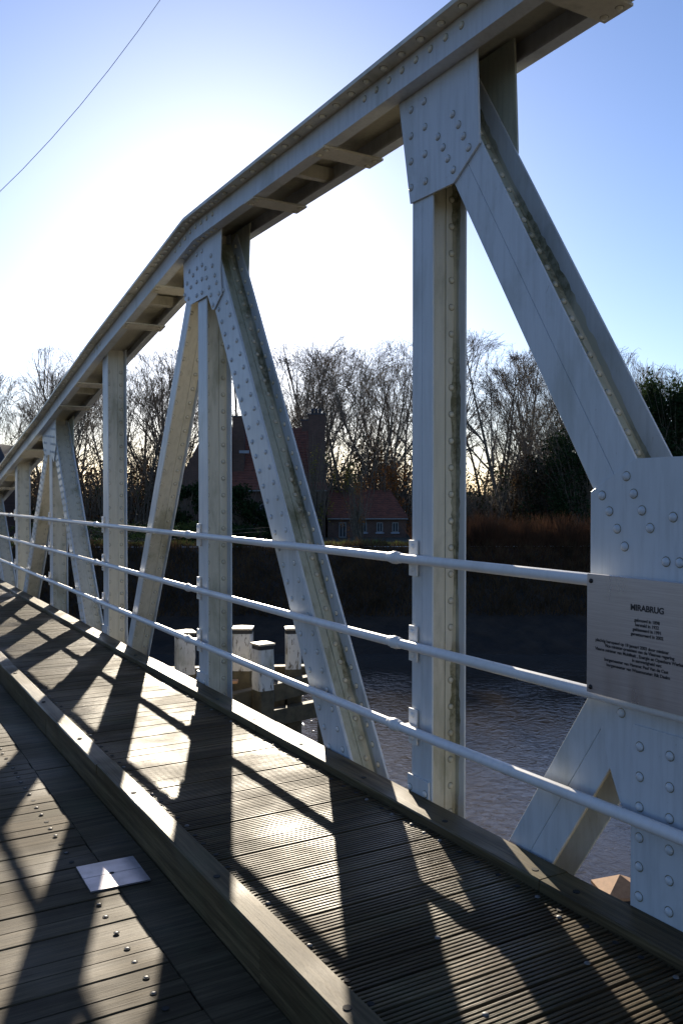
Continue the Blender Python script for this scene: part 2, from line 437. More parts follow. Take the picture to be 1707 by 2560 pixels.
# braces; the two at the centre cross at the big gusset
def along(p, q, z): return (p[0] + (q[0] - p[0]) * (z - p[1]) / (q[1] - p[1]), z)
A1, B1 = (2.2365, 1.577), (3.0955, 2.995)
D1lo, D1hi = along(A1, B1, .95), along(A1, B1, 3.50)
member('diagonal_brace', D1lo, D1hi, .228, web_moss=True, spacing=.093 * 1.02)
C1, C2 = (2.67, .042), (K, 1.15)
member('diagonal_brace', along(C1, C2, ZB), along(C1, C2, .98), .222)
member('diagonal_brace', (2 * K - D1lo[0], D1lo[1]), (2 * K - D1hi[0], D1hi[1]), .228, near=False)
q0, q1 = along(C1, C2, ZB), along(C1, C2, .98)
member('diagonal_brace', (2 * K - q0[0], q0[1]), (2 * K - q1[0], q1[1]), .222, near=False)
e0, e1 = (4.268, .028), (5.97, 2.92)
member('diagonal_brace', along(e0, e1, ZB), along(e0, e1, 3.45), .262, web_moss=True, front_rows=True, off=.0015, back_rows=2, spacing=.118)
e0, e1 = (8.395, .05), (6.765, 2.94)
member('diagonal_brace', along(e0, e1, ZB), along(e0, e1, 3.35), .125, off=.0015)
e0, e1 = (10.29, .07), (11.70, 2.12)
member('diagonal_brace', along(e0, e1, ZB), along(e0, e1, 2.45), .175, web_moss=False, front_rows=True, near=False, off=.0015, back_rows=2, spacing=.1)
e0, e1 = (12.81, 1.45), (12.30, 2.08)
member('diagonal_brace', along(e0, e1, ZB), along(e0, e1, 2.38), .20, front_rows=True, near=False, off=.0015, spacing=.1)
member('diagonal_brace', (14.9, ZB), (17.4, 1.4), .2, front_rows=True, near=False, off=.0015)
member('diagonal_brace', (20.2, ZB), (17.6, 1.4), .2, near=False, off=.0015)

# top chord : outer channel webs, inward bottom legs, wide cover plate, battens
CH = [(-2.5, 3.468), (6.34, 3.468), (9.25, 2.975), (12.1, 2.42), (15.7, 1.775), (20.5, .90)]
def sweep(mb, prof_, path):
    """prof_: loop of (x, dz); path: (y, z)"""
    n = len(prof_); base = len(mb.v)
    for (y, z) in path:
        for x, dz in prof_: mb.v.append((x, y, z + dz))
    for i in range(len(path) - 1):
        for j in range(n):
            k = (j + 1) % n
            mb.f.append((base + i * n + j, base + i * n + k, base + (i + 1) * n + k, base + (i + 1) * n + j)); mb.m.append(0); mb.sm.append(False)
    mb.f.append(tuple(base + j for j in range(n))); mb.m.append(0); mb.sm.append(False)
    mb.f.append(tuple(base + (len(path) - 1) * n + j for j in range(n))); mb.m.append(0); mb.sm.append(False)
c = MB(); sweep(c, [(2.36, 0), (2.438, 0), (2.438, .012), (2.372, .012), (2.372, .13), (2.36, .13)], CH)
ch_f = tb(c, 'top_chord', [M['paint']])
c = MB(); sweep(c, [(2.740, 0), (2.740, .13), (2.728, .13), (2.728, .012), (2.672, .012), (2.672, 0)], CH)
ch_b = tb(c, 'top_chord', [M['paint']])
c = MB(); sweep(c, [(2.275, .1305), (2.825, .1305), (2.825, .152), (2.275, .152)], CH)
sweep(c, [(2.285, .1525), (2.815, .1525), (2.815, .163), (2.285, .163)], [(5.75, 3.468), (6.34, 3.468), (7.1, chord_bottom(7.1))])
cov = tb(c, 'cover_plate', [M['paint_web']])
rv = MB(); y = -.6
while y < 20:
    step = .155 if not 5.7 < y < 7.2 else .085
    z = chord_bottom(y)
    rv.rivet((2.317, y, z + .1305), (0, 0, -1), .018, 10, .85); rv.rivet((2.785, y, z + .1305), (0, 0, -1), .0155, 6)
    y += step
for n0, w in ((N0, .4), (N1, .42), (N2, .45), (N3, .16), (N4, .4), (N5, .16)):
    y = n0 - w
    while y <= n0 + w:
        rv.rivet((2.36, y, chord_bottom(y) + .086), (-1, 0, 0), .0155, 8); y += .115
for k in range(9):
    y = 5.98 + .088 * k; rv.rivet((2.40, y, chord_bottom(y)), (0, 0, -1), .0155, 8)
tag(tb(rv, 'rivets', [M['paint_web'], M['grime']], cov), kind='stuff')
def batten(y, w=.15, up=0.0):
    b = MB(); y0, y1 = y - w / 2, y + w / 2; z0, z1 = chord_bottom(y0), chord_bottom(y1)
    xa, xb = (2.352, 2.750) if not up else (2.373, 2.727)
    e = -.0125 if not up else .03
    b.hexa([(xa, y0, z0 + e), (xb, y0, z0 + e), (xb, y1, z1 + e), (xa, y1, z1 + e), (xa, y0, z0 + e + .012 + up), (xb, y0, z0 + e + .012 + up), (xb, y1, z1 + e + .012 + up), (xa, y1, z1 + e + .012 + up)])
    o = tb(b, 'batten_plate', [M['paint_web']])
    if not up:
        r2 = MB()
        for xx in (2.39, 2.71):
            for yy in (y0 + .035, y1 - .035): r2.rivet((xx, yy, chord_bottom(yy) - .0125), (0, 0, -1), .0155, 10)
        tag(tb(r2, 'rivets', [M['paint_web'], M['grime']], o), kind='stuff')
for y in (1.2, 2.50, 4.33, 5.28, 7.30, 8.22, 10.16, 11.08, 13.6, 15.2, 16.4): batten(y, .15 if y != 13.6 else .5)
for y in (1.9, 4.82, 7.75, 10.6, 12.9, 15.9): batten(y, .05, .07)
b = MB(); b.box(2.47, 2.64, -2.5, 21, ZB - .22, ZB + .02); tb(b, 'bottom_chord', [M['steel_dark']])

def plate(name, pts, x0, x1, rivs=(), near=True, b=.0012, mat='paint'):
    m_ = MB(); m_.prism([(x0, y, z) for y, z in pts], [(x1, y, z) for y, z in pts])
    o = tb(m_, name, [M[mat]], b=b)
    if near:
        for y, z in rivs: rivet(o, (x0, y, z), (-1, 0, 0))
    elif rivs:
        r2 = MB()
        for y, z in rivs: r2.rivet((x0, y, z), (-1, 0, 0), .0155, 8)
        tag(tb(r2, 'rivets', [M['paint'], M['grime']], o), kind='stuff')
    return o
def both(name, pts, rivs, near=True, x0=2.440, x1=2.4512):
    o = plate(name, pts, x0, x1, rivs, near)
    plate(name, pts, 2.6592, 2.6702, (), near, mat='paint_moss')
    return o
G1 = [(3.655, 3.475), (3.535, 2.943), (3.188, 2.936), (3.003, 3.054), (3.027, 3.475)]
G1r = [(3.417, 3.397), (3.526, 3.398), (3.194, 3.251), (3.15, 3.187), (3.411, 3.273), (3.526, 3.27), (3.306, 3.189), (3.114, 3.123), (3.266, 3.125), (3.077, 3.059), (3.41, 3.143), (3.526, 3.146), (3.23, 3.061), (3.188, 2.996), (3.405, 3.012), (3.525, 3.018)]
both('gusset_plate', [(a, b if b < 3.47 else 3.58) for a, b in G1], G1r)
both('gusset_plate', [(2 * K - a, b if b < 3.47 else 3.58) for a, b in reversed(G1)], [(2 * K - a, b) for a, b in G1r], False)
G2 = [(6.774, 3.54), (6.741, 3.097), (6.608, 3.031), (6.234, 3.035), (6.141, 2.91), (6.102, 2.9), (5.951, 2.99), (5.98, 3.189), (5.948, 3.54)]
G2r = [(6.34, 3.396), (6.451, 3.395), (6.156, 3.316), (6.341, 3.29), (6.452, 3.288), (6.272, 3.247), (6.13, 3.235), (6.62, 3.302), (6.537, 3.253), (6.082, 3.153), (6.345, 3.181), (6.245, 3.169), (6.673, 3.217), (6.458, 3.183), (6.048, 3.091), (6.589, 3.17), (6.198, 3.087), (6.346, 3.078), (6.728, 3.134), (6.459, 3.077), (6.16, 3.022), (6.0, 3.002), (6.643, 3.088), (6.117, 2.937)]
both('gusset_plate', G2, G2r, True, 2.434, 2.4435)
G4 = [(12.47, 2.42), (12.47, 2.30), (12.36, 2.10), (12.24, 2.07), (11.89, 2.05), (11.74, 1.95), (11.60, 2.17), (11.63, 2.56), (12.0, 2.50)]
both('gusset_plate', G4, [(12.1 - .11 * i + .05 * (j % 2), 2.42 - .1 * j - .01 * i) for i in range(-2, 5) for j in range(4) if not (j > 1 and i in (0, 1))], False, 2.434, 2.4435)
KH = [(2.34, 1.518), (2.34, .80), (2.247, .516), (2.197, .40), (2.153, .324)]
KG = KH + [(2 * K - a, b) for a, b in reversed(KH)] + [(2 * K - 2.134, 1.635), (2.134, 1.635)]
Kr = [(2.169, 1.573), (2.283, 1.504), (2.136, 1.51), (2.248, 1.446), (2.099, 1.451), (2.211, 1.383), (2.063, 1.39), (2.175, 1.32), (1.995, 1.277), (2.186, .716)]
Kr = Kr + [(2 * K - a, b) for a, b in Kr] + [(K, 1.43), (K, 1.16)]
both('gusset_plate', KG, [(a, b) for a, b in Kr if not (.79 < b < 1.22 and a < 2.2)], True, 2.439, 2.4505)
sp = [(2.133, -.4), (2.133, .665), (2.123, .69), (1.811, .69), (1.801, .665), (1.801, -.4)]
spr = [(2.095, z) for z in (.617, .510, .403, .294, .190, .084, -.02)] + [(1.967, z) for z in (.617, .510, .403, .295, .190, .083, -.02)] + [(1.84, z) for z in (.617, .510, .403, .295, .190, .083)]
plate('splice_plate', sp, 2.4310, 2.4386, spr, True)
# end shoe plates on the posts just above the kerb
for yy, wd in ((N1, .168), (N2, .185), (N3, .19)):
    o = plate('shoe_plate', [(yy + wd / 2 + .022, -.3), (yy + wd / 2 + .022, .118), (yy - wd / 2 + .012, .118), (yy - wd / 2 + .012, -.3)], 2.440, 2.4515, [(yy + wd / 2 - .002, .055), (yy - wd / 2 + .038, .055)])

# ---------------------------------------------------------------- railing
rail = empty('railing', (2.38, 3.5, 0)); tag(rail, 'three white tubular rails strapped along the truss posts', 'railing')
RL = Vector(rail.location)
def rb(mb, name, mats, parent=None):
    mb.v = [(x - RL.x, y - RL.y, z - RL.z) for x, y, z in mb.v]
    return mb.build(name, mats, parent or rail)
RZ = [[(-2, 1.196), (2, 1.194), (4, 1.198), (8, 1.198), (20, 1.206)], [(-2, .785), (2, .781), (4, .773), (7, .779), (11, .80), (20, .825)], [(-2, .385), (2, .376), (3.2, .364), (5, .361), (8, .372), (16, .408), (20, .42)]]
def rz(k, y):
    P = RZ[k]
    for (a, b), (c, d) in zip(P, P[1:]):
        if y <= c: return b + (d - b) * (y - a) / (c - a)
for k in range(3):
    m_ = MB(); m_.tube([(2.38, y, z) for y, z in RZ[k]], .0235, 20)
    ro = rb(m_, 'rail', [M['paint_rail']])
    for ny, wd in ((N1, .168), (N2, .185), (N3, .192), (N4, .16), (N5, .17)):
        z = rz(k, ny + .06); ye = ny + wd / 2
        cl = MB(); cl.tube([(2.38, ye - .012, z), (2.38, ye, z), (2.38, ye + .02, z), (2.38, ye + .026, z), (2.38, ye + .055, z), (2.38, ye + .062, z), (2.38, ye + .08, z), (2.38, ye + .092, z)], [.0245, .0275, .0275, .0315, .0315, .0275, .0275, .0245], 18)
        rb(cl, 'collar', [M['paint_rail']], ro)
        br = MB(); br.box(2.434, 2.4435, ye - .068 + .002, ye + .004, z + .012, z + .088); br.box(2.434, 2.4435, ye - .066, ye + .004, z - .088, z - .012)
        br.box(2.385, 2.4435, ye - .066, ye + .004, z - .012, z + .012)
        bo = rb(br, 'bracket', [M['paint_rail']]); bevel(bo, .003, 2)
        for dz in (.055, -.058):
            bt = MB(); bt.dome((2.434, ye - .03, z + dz), (-1, 0, 0), .014, 10); rb(bt, 'bolt', [M['paint_rail']], bo)

# ---------------------------------------------------------------- plaque
pq = empty('memorial_plaque', (2.346, 1.994, 1.005)); tag(pq, 'brushed steel memorial plaque with black lettering fixed to the railing', 'plaque')
PL = Vector(pq.location)
def pb(mb, name, mats, parent=None):
    mb.v = [(x - PL.x, y - PL.y, z - PL.z) for x, y, z in mb.v]
    return mb.build(name, mats, parent or pq)
m_ = MB(); m_.box(2.3440, 2.3475, 1.724, 2.264, .79, 1.22); bevel(pb(m_, 'plate', [M['plaque']]), .001)
for y, z in ((2.245, 1.195), (2.245, .81), (1.743, 1.195), (1.743, .81)):
    m_ = MB(); m_.dome((2.344, y, z), (-1, 0, 0), .009, 12, .8); pb(m_, 'screw', [M['iron']])
lines = [('MIRABRUG', 1.111, .0290, None), ('gebouwd in 1898', 1.0735, .0155, None), ('hersteld in 1922', 1.0575, .0155, None), ('geklasseerd in 1991', 1.041, .0155, None), ('gerestaureerd in 2002', 1.0245, .0155, None),
         ('plechtig heropend op 18 januari 2003 door minister', .981, .0155, 2.222), ('Vice minister-president van de Vlaamse regering', .966, .0155, 2.178), ('Vlaams minister van Mobiliteit , Energie en Openbare Werken', .9495, .0155, 2.223),
         ('in aanwezigheid van:', .9335, .0155, None), ('burgemeester van Hamme: Paul Van de Cast', .9165, .0155, 2.180), ('burgemeester van Waasmunster: Rik Daelm', .899, .0155, 2.170)]
for s_, z, size, left in lines:
    cu = bpy.data.curves.new('lettering', 'FONT'); cu.resolution_u = 4; cu.body = s_; cu.size = size; cu.extrude = .0002; cu.offset = .0005 if size < .02 else .0010
    cu.align_x = 'CENTER' if left is None else 'LEFT'; cu.space_character = .98; cu.materials.append(M['ink'])
    tmp = bpy.data.objects.new('lettering_curve', cu); me = bpy.data.meshes.new_from_object(tmp); bpy.data.objects.remove(tmp)
    o = bpy.data.objects.new('lettering', me); col.objects.link(o); o.parent = pq
    o.matrix_local = Matrix.Translation((2.3435 - PL.x, (1.994 if left is None else left) - PL.y, z - PL.z)) @ Matrix(((0, 0, -1, 0), (-1, 0, 0, 0), (0, 1, 0, 0), (0, 0, 0, 1)))

# ---------------------------------------------------------------- footway
fw = empty('footway', (1.8, 5, 0)); tag(fw, 'boardwalk of ribbed timber planks between two timber kerbs', kind='structure')
PITCH_P = .1215
def rib_plank(detail):
    """one ribbed plank: runs along x, six ribs along its width"""
    mb = MB(); w = PITCH_P - .006; x0, x1 = -.59, .59; n = 6
    if detail:
        prof_ = []; rw = w / n
        for i in range(n):
            y0 = -w / 2 + i * rw
            prof_ += [(y0 + .0006, -.0115), (y0 + .0050, -.0110), (y0 + .0060, -.0010), (y0 + .0076, 0), (y0 + rw - .0030, 0), (y0 + rw - .0012, -.0008)]
        prof_ += [(w / 2, -.03), (-w / 2, -.03)]
    else:
        prof_ = [(-w / 2, -.003), (-w / 2 + .004, 0), (w / 2 - .004, 0), (w / 2, -.003), (w / 2, -.03), (-w / 2, -.03)]
    mb.prism([(x0, y, z) for y, z in prof_], [(x1, y, z) for y, z in prof_])
    return mb.mesh('plank', M['plank'])
PD, PF = rib_plank(True), rib_plank(False)
pr = random.Random(11)
y = -1.4; planks_y = []
while y < 34:
    i = len(planks_y)
    if i < 296: inst('plank', PD if y < 13 else PF, fw, (1.82 - 1.8, y - 5, pr.uniform(-.0022, .0015)), (pr.uniform(-.008, .008), 0, pr.uniform(-.0016, .0016)), (1, 1, 1))
    planks_y.append(y); y += PITCH_P + (.0035 if pr.random() < .22 else 0)
ex = MB()
while y < 42: ex.box(1.23, 2.41, y, y + .115, -.03, 0); y += .1215
if ex.v: ex.v = [(a - 1.8, b - 5, c_) for a, b, c_ in ex.v]; tag(ex.build('planks', [M['plank']], fw), kind='stuff')
# domed screws and holes beside the left kerb and in the foreground
sc_m = MB(); sc_m.dome((0, 0, 0), (0, 0, 1), .0105, 10, .5); SCR = sc_m.mesh('screw', M['bolt'])
ho_m = MB(); ho_m.tube([(0, 0, 0), (0, 0, .0012)], .0115, 12); HOL = ho_m.mesh('plug', M['hole'])
for i, yy in enumerate(planks_y):
    if yy > 8: break
    for x in (1.345, 2.24):
        inst('plug' if pr.random() < .7 else 'screw', HOL if pr.random() < .7 else SCR, fw, (x - 1.8 + pr.uniform(-.006, .006), yy - 5 + pr.uniform(-.02, .02), .0008))
for x, yy in ((1.74, 2.35), (1.60, 1.93), (1.66, 1.80), (1.71, 1.72), (1.77, 1.61), (2.06, 1.98), (2.2, 2.25)):
    inst('screw', SCR, fw, (x - 1.8, yy - 5, .001))

def kerb(name, label, x0, x1, ys, z0, z1, holes, hx):
    k_ = empty(name, ((x0 + x1) / 2, 4, 0)); tag(k_, label, 'kerb')
    for a, b in zip(ys, ys[1:]):
        m_ = MB(); dz = pr.uniform(-.0025, .0025); dx = pr.uniform(-.003, .003)
        nseg = max(2, int((b - a) / .5)); pts = [a + .003 + (b - a - .006) * i / nseg for i in range(nseg + 1)]
        prev = None
        for yy in pts:
            j = [pr.uniform(-.0012, .0012) for _ in range(4)]
            cch = .006
            loop = [(x0 + dx + j[0], yy, z0), (x1 + dx + j[1], yy, z0), (x1 + dx + j[1], yy, z1 + dz - cch), (x1 + dx - cch + j[1], yy, z1 + dz + j[2] * .6), (x0 + dx + cch + j[0], yy, z1 + dz + j[3] * .6), (x0 + dx + j[0], yy, z1 + dz - cch)]
            if prev: m_.prism(prev, loop, caps=False)
            else: m_.poly(loop)
            prev = loop
        m_.poly(prev)
        cx = (x0 + x1) / 2
        m_.v = [(p[0] - cx, p[1] - 4, p[2]) for p in m_.v]; m_.build('timber', [M['kerb']], k_)
    for yy in holes:
        inst('bolt_hole', HOLB, k_, (hx - (x0 + x1) / 2, yy - 4, z1 + .0022))
    return k_
hb = MB(); hb.tube([(0, 0, -.003), (0, 0, .0008)], .0135, 16); HOLB = hb.mesh('bolt_hole', M['hole'])
kerb('kerb_timber', 'low grey timber kerb along the foot of the truss', 2.284, 2.436, [-2, -.2, 2.443, 5.03, 7.6, 10.2, 12.8, 15.4, 18, 22, 26, 30, 34, 38, 42], -.03, .04, [1.2, 1.73, 2.30, 2.52, 3.10, 3.796, 4.499, 5.16, 5.8, 6.45, 7.1, 7.8, 8.5, 9.3], 2.335)
lk = kerb('kerb_timber', 'thick timber kerb between the footway and the lower roadway', 1.196, 1.298, [-2, 1.4, 4.725, 7.9, 11, 14, 17, 20, 24, 28, 32, 36, 42], -.012, .04, [1.1, 2.1, 3.085, 4.17, 5.275, 6.35, 7.5, 8.7], 1.237)
for a, b in ((-2, 1.42), (1.42, 2.62), (2.62, 6.1), (6.1, 9.4), (9.4, 14), (14, 22), (22, 42)):
    m_ = MB(); dx = pr.uniform(-.003, .003)
    m_.box(1.203 + dx, 1.228 + dx, a + .002, b - .002, -.20, -.0135); m_.v = [(p[0] - 1.247, p[1] - 4, p[2]) for p in m_.v]
    bevel(m_.build('fascia_board', [M['kerb']], lk), .003)

# ---------------------------------------------------------------- roadway
RD = -.134
rw = empty('roadway', (0, 5, RD)); tag(rw, 'lower roadway deck of smooth cross planks in patches of sun', kind='structure')
def road_plank(w):
    mb = MB(); mb.prism([(-3.9, y, z) for y, z in ((-w / 2, -.05), (-w / 2, -.003), (-w / 2 + .003, 0), (w / 2 - .003, 0), (w / 2, -.003), (w / 2, -.05))],
                        [(0, y, z) for y, z in ((-w / 2, -.05), (-w / 2, -.003), (-w / 2 + .003, 0), (w / 2 - .003, 0), (w / 2, -.003), (w / 2, -.05))])
    return mb.mesh('plank', M['road'])
RP = [road_plank(w) for w in (.112, .112, .086, .17)]
bm_ = MB(); bm_.dome((0, 0, 0), (0, 0, 1), .0080, 10, .35); BOLT = bm_.mesh('bolt', M['bolt'])
y = -1.5
cnt = 0
while y < 30:
    k_ = pr.choice((0, 0, 0, 1, 1, 2, 3)) if cnt > 3 else 0
    w = (.112, .112, .086, .17)[k_]; ymid = y + w / 2
    o = inst('plank', RP[k_], rw, (.986 + pr.uniform(-.006, .004), ymid - 5, pr.uniform(-.003, .002)), (0, pr.uniform(-.0006, .0006), pr.uniform(-.0006, .0006)))
    if y < 12:
        if not 3.5 < ymid < 3.9:
            xx = .88 + pr.uniform(-.004, .004)
            inst('bolt_hole', HOL, rw, (xx, ymid - 5, .0015), (0, 0, 0), (1.05, 1.05, 1)); 
            if pr.random() < .8: inst('bolt', BOLT, rw, (xx, ymid - 5, .0022))
    y += w + .0035; cnt += 1
for a, b in ((-2, 1.9), (1.9, 5.35), (5.35, 8.4), (8.4, 12), (12, 18), (18, 30)):
    m_ = MB(); m_.box(.9915, 1.200, a + .003, b - .003, -.05, -.004 + pr.uniform(-.002, .002)); m_.v = [(p[0], p[1] - 5, p[2]) for p in m_.v]
    bevel(m_.build('edge_board', [M['road']], rw), .003)
m_ = MB(); m_.box(-4, 1.2, 30, 42, -.05, 0); m_.v = [(p[0], p[1] - 5, p[2]) for p in m_.v]; tag(m_.build('planks', [M['road']], rw), kind='stuff')
# under-deck timbers so that no light leaks through
m_ = MB(); m_.box(-4, 2.40, -2, 42, -.34, -.205)
m_.box(1.3, 2.28, -2, 42, -.20, -.04)
tag(m_.build('deck_beams', [M['under']]), 'dark timber beams under the planks of the bridge deck', kind='structure')
# metal cover plate
sp_ = empty('cover_plate_sheet', (1.005, 3.70, RD)); tag(sp_, 'scratched metal sheet screwed over the road planks beside the kerb', 'metal plate')
cor = [(-.124, .140), (.126, .129), (.121, -.144), (-.128, -.133)]
def inner(a, b, t): return (a[0] + (b[0] - a[0]) * t, a[1] + (b[1] - a[1]) * t)
m_ = MB(); L0, R0 = inner(cor[0], cor[3], .493), inner(cor[1], cor[2], .493); L1, R1 = inner(cor[0], cor[3], .507), inner(cor[1], cor[2], .507)
for q in ((cor[0], cor[1], R0, L0), (L1, R1, cor[2], cor[3])): m_.prism([(x, y, .001) for x, y in q], [(x, y, .0075) for x, y in q])
m_.prism([(x, y, .001) for x, y in (L0, R0, R1, L1)], [(x, y, .0045) for x, y in (L0, R0, R1, L1)])
m_.build('sheet', [M['alu']], sp_)
inst('bolt_hole', HOLB, sp_, (-.005, 0, .0076), (0, 0, 0), (.8, .8, 1))

# ---------------------------------------------------------------- fender piles in the river
def pile(name, label, r_, d, top_z, w, white_to, rot, cap='cap_pale', group=None, white=True, pyr=.03):
    o = empty(name, V(r_, d, WATER - .8), VR + rot); tag(o, label, 'mooring pile', group)
    h = w / 2; z0 = 0; zt = top_z - (WATER - .8)
    zw = (white_to - (WATER - .8)) if white else zt - .1
    q = random.Random(int(abs(r_) * 100)); c_ = h * .22
    def loop(z, s=1.0, j=.006):
        p = []
        for x, y in ((-h, -h + c_), (-h + c_, -h), (h - c_, -h), (h, -h + c_), (h, h - c_), (h - c_, h), (-h + c_, h), (-h, h - c_)):
            p.append((x * s + q.uniform(-j, j), y * s + q.uniform(-j, j), z))
        return p
    m_ = MB(); zs = [z0 + (zw - z0) * i / 6 for i in range(7)]; L = [loop(z) for z in zs]
    for a, b in zip(L, L[1:]): m_.prism(a, b, caps=False)
    m_.build('shaft', [M['pile_wood']], o)
    if white:
        m_ = MB(); L = [loop(zw + (zt - .07 - zw) * i / 4) for i in range(5)]
        for a, b in zip(L, L[1:]): m_.prism(a, b, caps=False)
        m_.build('painted_top', [M['pile_paint']], o)
    m_ = MB(); m_.prism([(a * 1.01, b * 1.01, c) for a, b, c in loop(zt - .07, 1, 0)], [(a * 1.01, b * 1.01, c) for a, b, c in loop(zt - .012, 1, 0)])
    m_.build('band', [M['pile_band']], o)
    m_ = MB(); s_ = h * 1.05
    b4 = [(-s_, -s_), (s_, -s_), (s_, s_), (-s_, s_)]
    m_.prism([(x, y, zt - .011) for x, y in b4], [(x, y, zt + .012) for x, y in b4])
    for i in range(4):
        a, b = b4[i], b4[(i + 1) % 4]; m_.poly([(a[0], a[1], zt + .0125), (b[0], b[1], zt + .0125), (0, 0, zt + .0125 + pyr)])
    m_.build('cap', [M[cap]], o)
    return o
PG = 'white topped fender piles behind the truss'
pile('mooring_pile', 'white topped pile just left of the fourth truss post, leftmost of the fender', -2.31, 12.7, -.5, .27, -1.11, .35, group=PG)
pile('mooring_pile', 'white topped pile just right of the post, its back row', -1.50, 13.1, -.5, .30, -1.13, .0, group=PG)
pile('mooring_pile', 'shorter white topped pile standing in the middle of the fender', -1.13, 12.4, -.62, .25, -1.28, .6, group=PG)
pile('mooring_pile', 'white topped pile at the right end of the fender, partly behind a diagonal brace', -.74, 13.2, -.52, .24, -1.13, .12, group=PG)
pile('mooring_pile', 'narrow low pile peeking out right behind the truss post', -1.66, 12.0, -.72, .24, -1.40, .1, group=PG)
pile('mooring_pile', 'pile with sunlit pyramid cap beside the big centre post', 2.19, 6.75, -1.60, .32, -2.4, .1, cap='pile_cap', group=None, white=False, pyr=.11)
fb = empty('fender_beams', V(-1.3, 12.9, -1.3), VR); tag(fb, 'dark horizontal timber beams joining the white topped piles', 'fender')
def fbeam(p, q, h, w, name='beam', mt='pile_wood'):
    p, q = Vector(p), Vector(q); d = (q - p).normalized(); s_ = Vector((-d.y, d.x, 0)).normalized() * w / 2; u = Vector((0, 0, h / 2))
    m_ = MB(); m_.hexa([p - s_ - u, p + s_ - u, q + s_ - u, q - s_ - u, p - s_ + u, p + s_ + u, q + s_ + u, q - s_ + u]); return bevel(m_.build(name, [M[mt]], fb), .01)
fbeam((-1.4, .38, .10), (1.2, .62, .10), .12, .18)
fbeam((-.45, -.62, -.18), (.95, .2, -.02), .26, .16)
fbeam((-.45, -.60, -.52), (.95, .2, -.42), .24, .16)
fbeam((-1.4, -.2, .05), (-.2, -.55, -.16), .2, .16)
fbeam((.3, -.05, -3.3), (.3, -.05, -.35), .3, .001) if False else None
for r_, y_ in ((.32, .25), (1.05, .55)):
    m_ = MB(); m_.box(r_ - .12, r_ + .12, y_ - .12, y_ + .12, -3.5, -.25); m_.build('prop', [M['pile_wood']], fb)
for r_, y_, sz in ((.24, .12, .09), (-.28, -.35, .07), (.9, .3, .06)):
    m_ = MB(); m_.box(r_ - sz, r_ + sz, y_ - sz, y_ + sz, .08, .12); bevel(m_.build('block', [M['pile_cap']], fb), .006)

# ---------------------------------------------------------------- overhead cable
m_ = MB()
pw = [V(-22, 17, -3.5), V(-5.89, 15, 6.79), V(-4.5, 15, 8.5), V(-3.11, 15, 10.05), V(6, 14, 20)]
P0, P2 = Vector((-9.5, 0, 3.6)), Vector((2.5, 0, 18.2))
pts = []
for i in range(25):
    t = i / 24; x = -9.5 + 12 * t
    z = 6.76 + (x + 5.89) * (10.04 - 6.76) / 2.78 - .085 * (x + 5.89) * (-3.11 - x) * -1 * -1
    pts.append(V(x, 15, z))
m_.tube(pts, .006, 6); tag(m_.build('overhead_cable', [M['white']]), 'thin pale steel cable slanting across the sky', 'cable')

# ---------------------------------------------------------------- house behind the trees
DH = 60.0
hs = empty('brick_house', V(-4.5, DH, -1.4), VR); tag(hs, 'old brick house with steep red tiled roof and tall chimneys across the river', 'house')
HX, HZ = -4.5, -1.4
def hb_(name, mats, parent, boxes=(), polys=(), bev=0):
    m_ = MB()
    for b in boxes: m_.box(b[0] - HX, b[1] - HX, b[2], b[3], b[4] - HZ, b[5] - HZ)
    for a, b in polys: m_.prism([(x - HX, y, z - HZ) for x, y, z in a], [(x - HX, y, z - HZ) for x, y, z in b])
    return m_.build(name, mats, parent)
# main block r -9.9..-1.05, depth 0..9, eave 1.95, ridge 6.6
hb_('wall', [M['brick']], hs, [(-9.9, -1.1, 0, 9, -1.4, 1.9)])
hb_('gable_wall', [M['brick']], hs, polys=[([(-10.9, -.6, 3.0), (-10.9, -.6, -1.4), (-8.2, -.6, -1.4), (-8.2, -.6, 6.2), (-9.3, -.6, 6.2)], [(-10.9, 9, 3.0), (-10.9, 9, -1.4), (-8.2, 9, -1.4), (-8.2, 9, 6.2), (-9.3, 9, 6.2)])])
roof = hb_('roof', [M['tile']], hs, polys=[([(-9.3, -.3, 1.9), (-1.0, -.3, 1.9), (-1.0, -.3, 2.02), (-9.3, -.3, 2.02)], [(-9.3, 4.5, 6.5), (-2.6, 4.5, 6.5), (-2.6, 4.5, 6.62), (-9.3, 4.5, 6.62)]),
                                          ([(-9.3, 9.3, 1.9), (-1.0, 9.3, 1.9), (-1.0, 9.3, 2.02), (-9.3, 9.3, 2.02)], [(-9.3, 4.5, 6.5), (-2.6, 4.5, 6.5), (-2.6, 4.5, 6.62), (-9.3, 4.5, 6.62)]),
                                          ([(-1.0, -.3, 1.9), (-1.0, 9.3, 1.9), (-1.0, 9.3, 2.02), (-1.0, -.3, 2.02)], [(-2.6, 4.4, 6.5), (-2.6, 4.6, 6.5), (-2.6, 4.6, 6.62), (-2.6, 4.4, 6.62)])])
m_ = MB()
for k in range(24):
    t = k / 24; x1 = -1.0 - 1.6 * t
    y_ = -.3 + 4.8 * t; z_ = 2.03 + 4.6 * t
    m_.box(-9.3 - HX, x1 - HX, y_ - .04, y_ + .06, z_ - HZ - .02, z_ - HZ + .05)
tag(m_.build('roof_tiles', [M['tile']], roof), kind='stuff')
